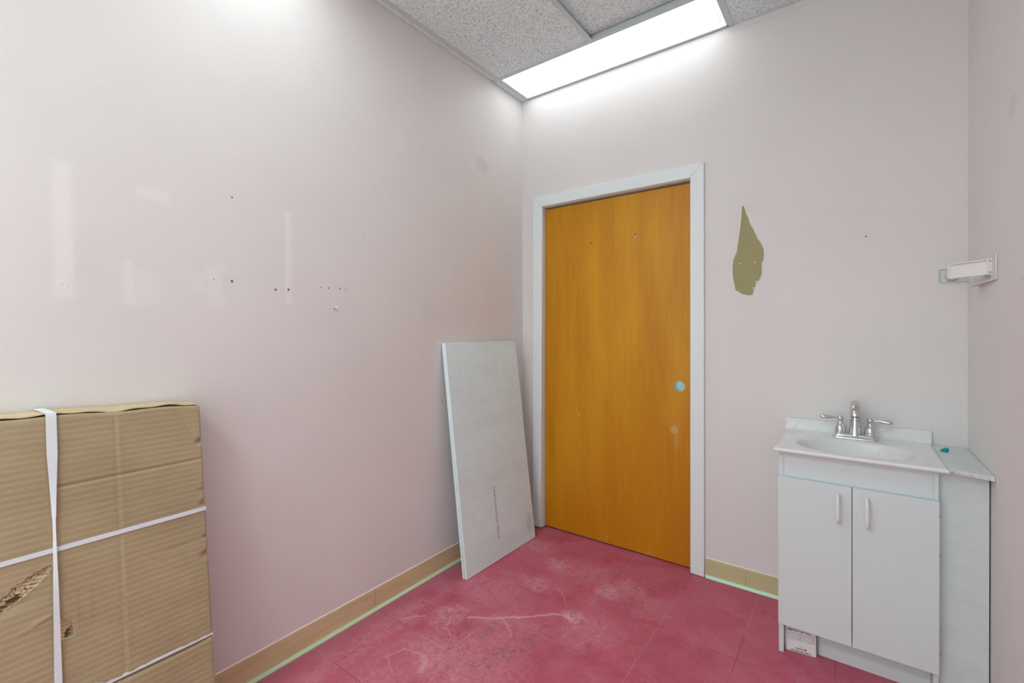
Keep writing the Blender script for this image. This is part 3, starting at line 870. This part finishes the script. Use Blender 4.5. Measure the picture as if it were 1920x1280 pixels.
# right side skin with scalloped top
# top flaps: wavy sheets with a lifted lip
def flap(y0, y1, d0, d1, sfn, th, name, ny=120, nd=10):
    mbv = []; 
    for k in (0, 1):
        for i in range(ny + 1):
            y = y0 + (y1 - y0) * i / ny
            for j in range(nd + 1):
                dd = d0 + (d1 - d0) * j / nd
                s = sfn(y, j / nd) - th * k
                mbv.append(bp(y, s, dd))
    ff = []
    n1 = (ny + 1) * (nd + 1)
    for i in range(ny):
        for j in range(nd):
            a = i * (nd + 1) + j; b = a + nd + 1
            ff.append((a, b, b + 1, a + 1)); ff.append((n1 + a, n1 + a + 1, n1 + b + 1, n1 + b))
    for i in range(ny):
        for j in (0, nd):
            a = i * (nd + 1) + j; b = a + nd + 1
            ff.append((a, a + n1, b + n1, b))
    for i in (0, ny):
        for j in range(nd):
            a = i * (nd + 1) + j
            ff.append((a, a + 1, a + 1 + n1, a + n1))
    return obj(name, MB().add(mbv, ff), M['card_pale'], pkg, smooth=True, angle=60)
flap(PY0 - .002, PY1, -.006, -.0775, lambda y, q: TOPS(y) - .004 + .0120 * q, .003, 'inner_flap')
def topflap(y, q):
    # rises a little off the carton, wavy along the lip at the front
    L = (1 - q)
    e = min(1, max(0, (-1.8835 - y) / .012))
    return TOPS(y) + .0015 + e * (.0150 * q ** .8 + L * (.0012 + .0034 * abs(math.sin((y + 2.10) * 11.5)) + .0016 * math.sin(y * 73)))
flap(PY0 - .004, PY1, -.0055, -.0760, topflap, .0028, 'top_flap', 200, 12)
# straps
def ribbon(path, name, mat=M['strap'], th=.0007):
    """path: list of (centre, half-width vector, normal)"""
    mb = MB(); vs = []
    for (c, h, nn) in path:
        vs += [c - h, c + h, c + h + nn * th, c - h + nn * th]
    n = len(path); ff = []
    for i in range(n - 1):
        a = i * 4; b = a + 4
        for k in range(4): ff.append((a + k, a + (k + 1) % 4, b + (k + 1) % 4, b + k))
    ff += [(3, 2, 1, 0), (4 * n - 4, 4 * n - 3, 4 * n - 2, 4 * n - 1)]
    mb.add(vs, ff)
    return obj(name, mb, mat, pkg, smooth=True, angle=50)
# vertical strap: over the top, twisted half way, wide again below
VY = lambda s: -2.2145 + (-.0085 if s < .45 else 0) * min(1, (.45 - s) / .1 if s < .45 else 0) + .004 * math.sin(s * 6)
path = []
for dd in np.linspace(-.074, -.004, 6):
    path.append((bp(-2.2165 - (.010 * (-dd - .004) / .07), TOPS(-2.22) + .0060 + .0155 * (-dd / .076) ** .8, dd), Vector((0, .0100, 0)), UPV))
path.append((bp(-2.2145, TOPS(-2.22) + .0065, .0010), Vector((0, .0100, 0)), (UPV + NRM).normalized()))
for s in np.linspace(TOPS(-2.22) - .003, .36, 60):
    w = .0100
    if s < .955: w = .0100 - .0058 * (math.sin(min(1, (.955 - s) / .20) * math.pi / 2))
    if .74 < s < .80: w = .0036
    if s < .70: w = .0042 + .0030 * min(1, (.70 - s) / .3)
    tw = math.sin(min(1, max(0, (.90 - s) / .30)) * math.pi) * .7
    h = Vector((0, math.cos(tw), 0)) * w + NRM * math.sin(tw) * w * .5
    path.append((bp(-2.2150 + (.9 - s) * -.006, s, .0028 + .003 * math.sin(max(0, (1.03 - s)) * 4.0)), h, NRM))
for s in np.linspace(.34, .004, 16):
    path.append((bp(-2.2183, s, .0045 * min(1, s / .1) + .0012), Vector((0, .0072, 0)), NRM))
ribbon(path, 'vertical_strap')
def hstrap(s0, name, wy=.0059, d=.0014, sag=0):
    path = []
    for dd in (-.076, -.04, -.004):
        path.append((bp(PY0 + .0012, s0, dd), UPV * wy, Vector((0, 1, 0))))
    path.append((bp(PY0 + .0008, s0, d - .0012), UPV * wy, (NRM + Vector((0, 1, 0))).normalized()))
    for y in np.linspace(PY0 - .003, PY1 - .001, 60):
        q = gauss(y + 1.8815, .008)
        path.append((bp(y, s0 + sag * math.sin((y + 1.88) * 6), d - .0012 * q), UPV * wy, NRM))
    return ribbon(path, name)
hstrap(.7188, 'horizontal_strap')
hstrap(.3460, 'horizontal_strap', .0044, -.0012)
# loose tail of strap near the floor side of the second strap
lp = []
for a in np.linspace(0, 1, 24):
    y = -2.185 + .052 * a
    lp.append((bp(y, .352 + .012 * math.sin(a * math.pi), .004 + .003 * math.sin(a * math.pi)), UPV * .0022 + NRM * .003, NRM))
ribbon(lp, 'strap_tail')
# printed dash marks on the liner
def dashes(y, s0, s1, st_, name):
    mb = MB(); s = s0
    while s < s1:
        w = random.uniform(.0010, .0030); yy = y + random.uniform(-.0015, .0015)
        mb.add([bp(yy - w, s, .0026), bp(yy + w, s, .0026), bp(yy + w, s + .0010, .0026), bp(yy - w, s + .0010, .0026)], [(0, 1, 2, 3)])
        s += st_
    return obj(name, mb, M['card_dark'], pkg)
dashes(-2.1764, .515, .600, .0085, 'printed_dashes')
dashes(-2.1500, .515, .600, .0095, 'printed_dashes')

# ---------------------------------------------------------------- vanity cabinet
VX0, VX1 = 1.4993, 1.9607
FY = -.397
cab = thing('vanity_cabinet', ((VX0 + VX1) / 2, FY / 2, 0), 'white two-door vanity cabinet under the sink against the back wall', 'cabinet')
obj('side_panel', MB().box(VX0, VX0 + .0168, FY, -.014, 0, .789), M['white'], cab, bevel=.0008)
obj('side_panel', MB().box(VX1 - .0137, VX1, FY, -.014, 0, .789), M['white'], cab, bevel=.0008)
obj('apron', MB().box(VX0 + .0172, VX1 - .0140, FY + .0005, FY + .016, .684, .789), M['white'], cab, bevel=.0006)
obj('bottom_shelf', MB().box(VX0 + .0170, VX1 - .0140, FY + .002, -.02, .108, .123), M['white'], cab)
obj('toe_kick', MB().box(VX0 + .0170, VX1 - .0140, -.333, -.318, .0, .1075), M['white'], cab)
def cdoor(x0, x1, hx):
    dr = obj('door', MB().box(x0, x1, -.4155, -.3990, .1172, .6895), M['white'], cab, bevel=.0012)
    w = .0052
    pts = [(hx, -.4150, .6575), (hx, -.428, .6570), (hx, -.4385, .6540), (hx, -.4430, .645), (hx, -.4440, .630), (hx, -.4440, .590), (hx, -.4430, .573), (hx, -.4385, .5645), (hx, -.428, .5620), (hx, -.4150, .5615)]
    # smooth D shape
    P = [Vector(p) for p in pts]
    mb = MB().tube(P, [(w, .0062)] * 2 + [(w, .0052)] * 6 + [(w, .0062)] * 2, 16)
    obj('handle', mb, M['whiteg'], dr, smooth=True, angle=60)
    return dr
cdoor(VX0, 1.7288, 1.6885)
cdoor(1.7308, VX1, 1.7720)
# cultured marble sink top with moulded bowl and backsplash
CX0, CX1, CY0, CZ = 1.4855, 1.9822, -.4375, .8025
top = thing('sink_top', ((CX0 + CX1) / 2, -.22, .79), 'white cultured marble sink top with moulded oval bowl and low backsplash', 'sink')
nx, ny = 150, 130
def spaced(a, b, n):
    q = np.linspace(0, 1, n); q = .5 - .5 * np.cos(np.pi * q); return a + (b - a) * q
xs, ys = spaced(CX0, CX1, nx), spaced(CY0, -.001, ny)
XX, YY = np.meshgrid(xs, ys, indexing='ij')
bx_, by_, ra, rb = 1.7300, -.2620, .1870, .1430
rho = np.sqrt(((XX - bx_) / ra) ** 2 + (np.abs((YY - by_) / rb)) ** 2)
depth = np.where(rho < 1, .105 * (1 - rho ** 2.6), 0)
depth = depth * np.clip((1 - rho) / .12, 0, 1) ** .5 + .0015 * np.exp(-((rho - 1.0) / .03) ** 2)
ZZ = CZ - depth
e = np.minimum(np.minimum(XX - CX0, CX1 - XX), YY - CY0); r = .007
ZZ -= np.where(e < r, r - np.sqrt(np.maximum(0, r * r - (r - e) ** 2)), 0)
# raised drip rim
ZZ += .0012 * np.exp(-((e - .014) / .006) ** 2)
V = np.stack([XX, YY, ZZ], -1).reshape(-1, 3)
idx = np.arange(nx * ny).reshape(nx, ny)
fq = np.stack([idx[:-1, :-1], idx[1:, :-1], idx[1:, 1:], idx[:-1, 1:]], -1).reshape(-1, 4)
per = list(idx[:, 0]) + list(idx[-1, 1:]) + list(idx[-2::-1, -1]) + list(idx[0, -2:0:-1])
base = len(V)
low = [(V[i][0] + (.002 if V[i][0] < CX0 + .001 else -.002 if V[i][0] > CX1 - .001 else 0), V[i][1] + (.002 if V[i][1] < CY0 + .001 else 0), .7905) for i in per]
Vl = V.tolist() + [list(p) for p in low]
Fl = fq.tolist()
n = len(per)
Fl += [[per[i], per[(i + 1) % n], base + (i + 1) % n, base + i] for i in range(n)]
# underside ring to the cabinet
inn = [(min(max(p[0], VX0 + .03), VX1 - .03), min(max(p[1], FY + .03), -.03), .7905) for p in low]
Vl += [list(p) for p in inn]
Fl += [[base + i, base + (i + 1) % n, base + n + (i + 1) % n, base + n + i] for i in range(n)]
off = np.array(wloc(top))
me = bpy.data.meshes.new('basin'); me.from_pydata((np.array(Vl) - off).tolist(), [], Fl)
me.polygons.foreach_set('use_smooth', np.ones(len(Fl), bool)); me.materials.append(M['marble']); me.update()
me.set_sharp_from_angle(angle=R(50))
o = bpy.data.objects.new('basin', me); COL.objects.link(o); o.parent = top
# backsplash, sloping slightly back at its left end, cove at the joint
bs = MB()
prof = [(-.001, CZ - .004), (-.001, .8515), (-.0105, .8515), (-.0125, .8495), (-.0128, CZ + .010), (-.0145, CZ + .004), (-.0190, CZ + .0002), (-.0190, CZ - .004)]
bs.prism(prof, lambda a, b, k: (1.4840 + (.4995) * k, a, b))
obj('backsplash', bs, M['marble'], top, bevel=.003, seg=3)
dr = MB().lathe([(.0005, -.1035), (.018, -.1035), (.021, -.1025), (.021, -.106)], bx_, by_, 28, 'z', CZ)
obj('drain', dr, M['chrome'], top, smooth=True)

# faucet
fy = -.068
fa = thing('faucet', (1.7397, fy, CZ), 'chrome two-handle centerset faucet on the back of the white sink', 'faucet')
FX = 1.7397
def rrect(hx, hy, r, n=6):
    pts = []
    for (sx, sy, a0) in ((1, 1, 0), (-1, 1, 90), (-1, -1, 180), (1, -1, 270)):
        for i in range(n + 1):
            a = R(a0 + 90 * i / n); pts.append((sx * (hx - r) + r * math.cos(a), sy * (hy - r) + r * math.sin(a)))
    return pts
def loft(levels, cx, cy):
    mb = MB(); vs = []; n = len(levels[0][1])
    for z, pts in levels: vs += [(cx + a, cy + b, z) for a, b in pts]
    fs = [(j * n + i, j * n + (i + 1) % n, (j + 1) * n + (i + 1) % n, (j + 1) * n + i) for j in range(len(levels) - 1) for i in range(n)]
    fs += [tuple(range(n))[::-1], tuple(range((len(levels) - 1) * n, len(levels) * n))]
    return mb.add(vs, fs)
z0 = CZ + .0003
obj('base_plate', loft([(z0, rrect(.0775, .0265, .018)), (z0 + .003, rrect(.0775, .0265, .018)), (z0 + .006, rrect(.074, .0235, .016)),
                        (z0 + .011, rrect(.071, .0215, .015)), (z0 + .016, rrect(.069, .0205, .015)), (z0 + .0185, rrect(.066, .018, .013))], FX, fy), M['chrome'], fa, smooth=True, angle=50)
for sx in (-1, 1):
    hx = FX + sx * .0500
    zb = z0 + .017
    cyl = obj('handle', MB().lathe([(.0215, -.012), (.0215, .0), (.0225, .002), (.0222, .004), (.0192, .006), (.0188, .009), (.0192, .014), (.0178, .022), (.0142, .032), (.0102, .040), (.0082, .046),
                                   (.0082, .049), (.0098, .051), (.0100, .054)], hx, fy, 28, 'z', zb), M['chrome'], fa, smooth=True, angle=60)
    obj('knob', MB().lathe([(.0060, .052), (.0105, .054), (.0125, .059), (.0125, .064), (.0105, .069), (.0060, .072), (.001, .073)], hx, fy, 24, 'z', zb), M['chrome'], cyl, smooth=True, angle=60)
    L = [(0, .0032), (.010, .0034), (.016, .0042), (.026, .0072), (.038, .0090), (.048, .0096), (.056, .0092), (.0615, .0066), (.0635, .0015)]
    mb = MB().tube([(hx + sx * (.008 + a), fy - .002 - a * .10, zb + .0625 - .05 * a * (a < .09) * (1 if sx > 0 else -.35)) for a, b in L],
                   [(b * .92, b) for a, b in L], 18)
    # widen along the depth, flatten in height
    obj('lever', mb, M['chrome'], cyl, smooth=True, angle=60)
sp = [(FX, fy, z0 + .012, .0200), (FX, fy, z0 + .022, .0180), (FX, fy + .001, z0 + .045, .0155), (FX, fy + .001, z0 + .075, .0142), (FX, fy - .001, z0 + .105, .0140),
      (FX, fy - .008, z0 + .128, .0140), (FX, fy - .022, z0 + .1415, .0140), (FX, fy - .042, z0 + .1430, .0140), (FX, fy - .062, z0 + .133, .0142), (FX, fy - .076, z0 + .116, .0146), (FX, fy - .081, z0 + .100, .0150)]
# smooth the centre line
def crom(P, n=5):
    out = []
    for i in range(len(P) - 1):
        p0, p1, p2, p3 = [np.array(P[max(0, min(len(P) - 1, j))]) for j in (i - 1, i, i + 1, i + 2)]
        for k in range(n):
            t = k / n
            out.append(tuple(.5 * ((2 * p1) + (-p0 + p2) * t + (2 * p0 - 5 * p1 + 4 * p2 - p3) * t * t + (-p0 + 3 * p1 - 3 * p2 + p3) * t ** 3)))
    out.append(tuple(P[-1])); return out
sp = crom(sp)
obj('spout', MB().tube([p[:3] for p in sp], [p[3] * 1.22 for p in sp], 28), M['chrome'], fa, smooth=True, angle=60)
obj('aerator', MB().lathe([(.0125, 0), (.0140, .001), (.0140, .010), (.0125, .011)], FX, fy - .0815, 24, 'z', z0 + .090), M['chrome'], fa, smooth=True)
obj('lift_rod', MB().lathe([(.0018, .010), (.0018, .060), (.0040, .062), (.0048, .066), (.0040, .070), (.001, .071)], FX, fy + .0165, 16, 'z', z0), M['chrome'], fa, smooth=True)

# filler shelf and panel to the right of the vanity
fs_ = MB().hexa([(1.9828, -.402, .7865), (2.0855, -.430, .7850), (2.0855, -.002, .7850), (1.9828, -.002, .7865),
                 (1.9828, -.402, .7985), (2.0855, -.430, .7975), (2.0855, -.002, .7975), (1.9828, -.002, .7985)])
fsh = tag(obj('filler_shelf', fs_, M['brushed'], bevel=.001), 'narrow white painted filler board between the sink top and the right wall', 'shelf')
obj('chipped_edge', MB().hexa([(1.9855, -.4035, .7862), (2.0850, -.4315, .7847), (2.0850, -.430, .7847), (1.9855, -.402, .7862),
                               (1.9855, -.4035, .7965), (2.0850, -.4315, .7955), (2.0850, -.430, .7955), (1.9855, -.402, .7965)]), M['rawedge'], fsh)
fp = tag(obj('filler_board_upright', MB().box(VX1 + .0012, 2.0832, -.3700, -.3580, 0, .7840), M['brushed'], bevel=.001), 'white upright filler panel closing the gap between vanity and right wall', 'board')
for z in (.628, .495, .167):
    P = (1.9680, z)
    obj('screw', MB().lathe([(.0030, 0), (.0030, .0010), (.0014, .0014)], P[0], -.3700, 12, 'y', P[1]), M['steel'], fp)
# teal foam scrap
bm_v = []; rr = random.Random(4)
prof = MB()
N3, M3 = 18, 9
vs = []
for j in range(M3 + 1):
    ph = math.pi * j / M3
    for i in range(N3):
        th = 2 * math.pi * i / N3
        k = 1 + .25 * math.sin(3 * th + j) + .12 * rr.uniform(-1, 1)
        px = .0125 * math.sin(ph) * math.cos(th) * k; py = .010 * math.sin(ph) * math.sin(th) * k
        pz = .0062 * math.cos(ph) * (1 + .3 * (px > 0)) + .0062
        if px < -.003: pz *= max(.3, 1 + (px + .003) * 60)
        vs.append((2.0080 + px, -.118 + py, .7988 + max(0, pz)))
prof.add(vs, [(j * N3 + i, j * N3 + (i + 1) % N3, (j + 1) * N3 + (i + 1) % N3, (j + 1) * N3 + i) for j in range(M3) for i in range(N3)])
tag(obj('foam_scrap', prof, M['teal'], smooth=True, angle=80), 'small crumpled teal foam scrap lying on the white filler board', 'scrap')

# printed leaflet box in the toe space
bkx0, bkx1 = 1.5180, 1.6200
ya, yb_ = -.3675, -.3560
lb = thing('instruction_booklet', (1.569, -.355, 0), 'printed white instruction booklet standing in the toe space under the vanity', 'booklet')
foldz = .036
p = MB()
p.hexa([(bkx0 + .002, ya - .0035, .0006), (bkx1, yb_ - .0035, .0006), (bkx1, yb_ + .004, .0006), (bkx0 + .002, ya + .004, .0006),
        (bkx0, ya - .0015, foldz), (bkx1 - .001, yb_ - .0015, foldz), (bkx1 - .001, yb_ + .004, foldz), (bkx0, ya + .004, foldz)])
obj('lower_fold', p, M['whiteg'], lb)
p = MB()
p.hexa([(bkx0, ya - .0005, foldz), (bkx1 - .001, yb_ - .0005, foldz), (bkx1 - .001, yb_ + .004, foldz), (bkx0, ya + .004, foldz),
        (bkx0, ya + .006, .104), (bkx1 - .002, yb_ + .006, .104), (bkx1 - .002, yb_ + .0095, .104), (bkx0, ya + .0095, .104)])
obj('cover', p, M['whiteg'], lb)
p = MB().box(bkx0 + .004, bkx1 + .0035, ya + .0165, ya + .0185, .0006, .095)
obj('back_page', p, M['greyink'], lb)
pr_ = MB()
def cover_pt(u, z):     # u 0..1 across, z height on the cover or the fold
    y = ya + (yb_ - ya) * u
    if z < foldz: return (bkx0 + .001 + (bkx1 - bkx0 - .001) * u, y - .0035 + .002 * z / foldz - .0004, z)
    return (bkx0 + (bkx1 - bkx0 - .001) * u, y - .0005 + .0065 * (z - foldz) / (.104 - foldz) - .0005, z)
def mark(u0, u1, za, zb_):
    pr_.add([cover_pt(u0, za), cover_pt(u1, za), cover_pt(u1, zb_), cover_pt(u0, zb_)], [(0, 1, 2, 3)])
for k in range(3):
    u = .10
    while u < .82:
        w = random.uniform(.012, .05); mark(u, min(.84, u + w), .0855 - k * .0032, .0872 - k * .0032); u += w + .012
gm = pr_; pr_ = MB()
for c in range(12):
    for r_ in range(9):
        if c in (5, 11) or (c * 7 + r_ * 3) % 4: mark(.09 + c * .072, .09 + c * .072 + (.045 if c not in (5, 11) else .062), .0450 + r_ * .0030, .0462 + r_ * .0030)
tb = pr_
gm.add(tb.v, tb.f)
obj('small_print', gm, M['greyink'], lb)
pr_ = MB()
mark(.08, .22, .0765, .0795); mark(.25, .42, .0768, .0780); mark(.52, .58, .0762, .0795); mark(.66, .86, .0765, .0778)
obj('heading', pr_, M['ink'], lb)
pr_ = MB()
for i in range(14):
    mark(.33 + i * .019, .33 + i * .019 + .014, .0135, .0175)
for i in range(30):
    if i % 7 != 6: mark(.18 + i * .022, .18 + i * .022 + .018, .0035, .0075)
for i in range(7): mark(.47 + i * .012, .478 + i * .012, .0225, .0235)
obj('bold_print', pr_, M['ink'], lb)
pr_ = MB()
# round emblem
pts = [cover_pt(.655 + .032 * math.cos(a) * (1 - .25 * (math.sin(a) > .6)), .0165 + .0038 * math.sin(a)) for a in np.linspace(0, 2 * math.pi, 19)[:-1]]
pr_.add(pts, [tuple(range(18))])
obj('emblem', pr_, M['ink'], lb)

# ---------------------------------------------------------------- brackets in the right corner
bb = thing('wall_bracket', (2.044, 0, 1.4635), 'flat whitish bracket plate with round boss on the back wall, in the right corner', 'bracket', 'white mounting brackets in the right corner')
pl = MB().box(2.0025, 2.0860, -.0030, -.0002, 1.4375, 1.4890)
obj('plate', pl, M['mount'], bb)
rm = MB().box(2.0020, 2.0050, -.0085, -.0002, 1.4370, 1.4895).box(2.0050, 2.0860, -.0085, -.0002, 1.4870, 1.4895).box(2.0050, 2.0860, -.0070, -.0002, 1.4370, 1.4390)
obj('rim', rm, M['mount'], bb, bevel=.0006)
obj('boss', MB().lathe([(.0215, 0), (.0215, .004), (.0175, .010), (.0165, .022), (.0150, .024), (.001, .024)], 2.0400, -.002, 28, 'y', 1.4620), M['mount'], bb, smooth=True, angle=50)

wr = thing('wall_bracket', (XW, -.30, 1.4500), 'pink-painted bracket with angled white front plate, mounted on the right wall', 'bracket', 'white mounting brackets in the right corner')
P1 = Vector((1.995, -.315, 0)); P2 = Vector((2.0715, -.395, 0))
dirv = (P2 - P1).normalized(); nn = Vector((-dirv.y, dirv.x, 0)); nn = nn if nn.y < 0 else -nn   # towards the viewer
if nn.x > 0: nn = -nn
def plate_pt(a, d, z): q = P1 + dirv * a + nn * d; return (q.x, q.y, z)
LL = (P2 - P1).length
zl, zh = 1.4270, 1.4760
fpz = MB()
def pbox(mb, a0, a1, d0, d1, za, zb2):
    mb.hexa([plate_pt(a0, d0, za), plate_pt(a1, d0, za), plate_pt(a1, d1, za), plate_pt(a0, d1, za),
             plate_pt(a0, d0, zb2), plate_pt(a1, d0, zb2), plate_pt(a1, d1, zb2), plate_pt(a0, d1, zb2)])
pbox(fpz, .002, LL, -.012, .0, zl + .002, zh - .002)
obj('front_plate', fpz, M['whiteg'], wr)
rmz = MB()
pbox(rmz, 0, LL, -.012, .0065, zh - .0035, zh); pbox(rmz, 0, .0035, -.012, .0065, zl, zh); pbox(rmz, 0, LL, -.012, .0045, zl, zl + .0025)
obj('rim', rmz, M['whiteg'], wr, bevel=.0005)
WP = M['wall_right']
xe = XW - .0005
ar = MB().hexa([(P2.x, P2.y, zl + .001), (xe, -.398, zl - .001), (xe, -.300, zl - .001), (P2.x - .004, P2.y + .014, zl + .001),
                (P2.x, P2.y, zh - .001), (xe, -.398, zh + .004), (xe, -.300, zh + .004), (P2.x - .004, P2.y + .014, zh - .001)])
obj('side_web', ar, WP, wr)
obj('wall_plate', MB().box(XW - .004, xe, -.446, -.075, 1.4130, 1.4865), WP, wr, bevel=.001)
ld = MB().hexa([(XW - .030, -.205, 1.4030), (XW - .004, -.4450, 1.4080), (xe, -.4450, 1.4080), (xe, -.1900, 1.4060),
                (XW - .030, -.205, 1.4110), (XW - .004, -.4450, 1.4140), (xe, -.4450, 1.4140), (xe, -.1900, 1.4130)])
obj('ledge', ld, WP, wr, bevel=.001)
obj('post', MB().box(XW - .0225, XW - .0195, -.270, -.240, 1.4100, 1.4300), WP, wr)
for z in (1.4705, 1.4350):
    obj('screw', MB().lathe([(.0035, 0), (.0035, .0015), (.001, .002)], XW - .010, -.3972, 10, 'y', z), M['steel'], wr)
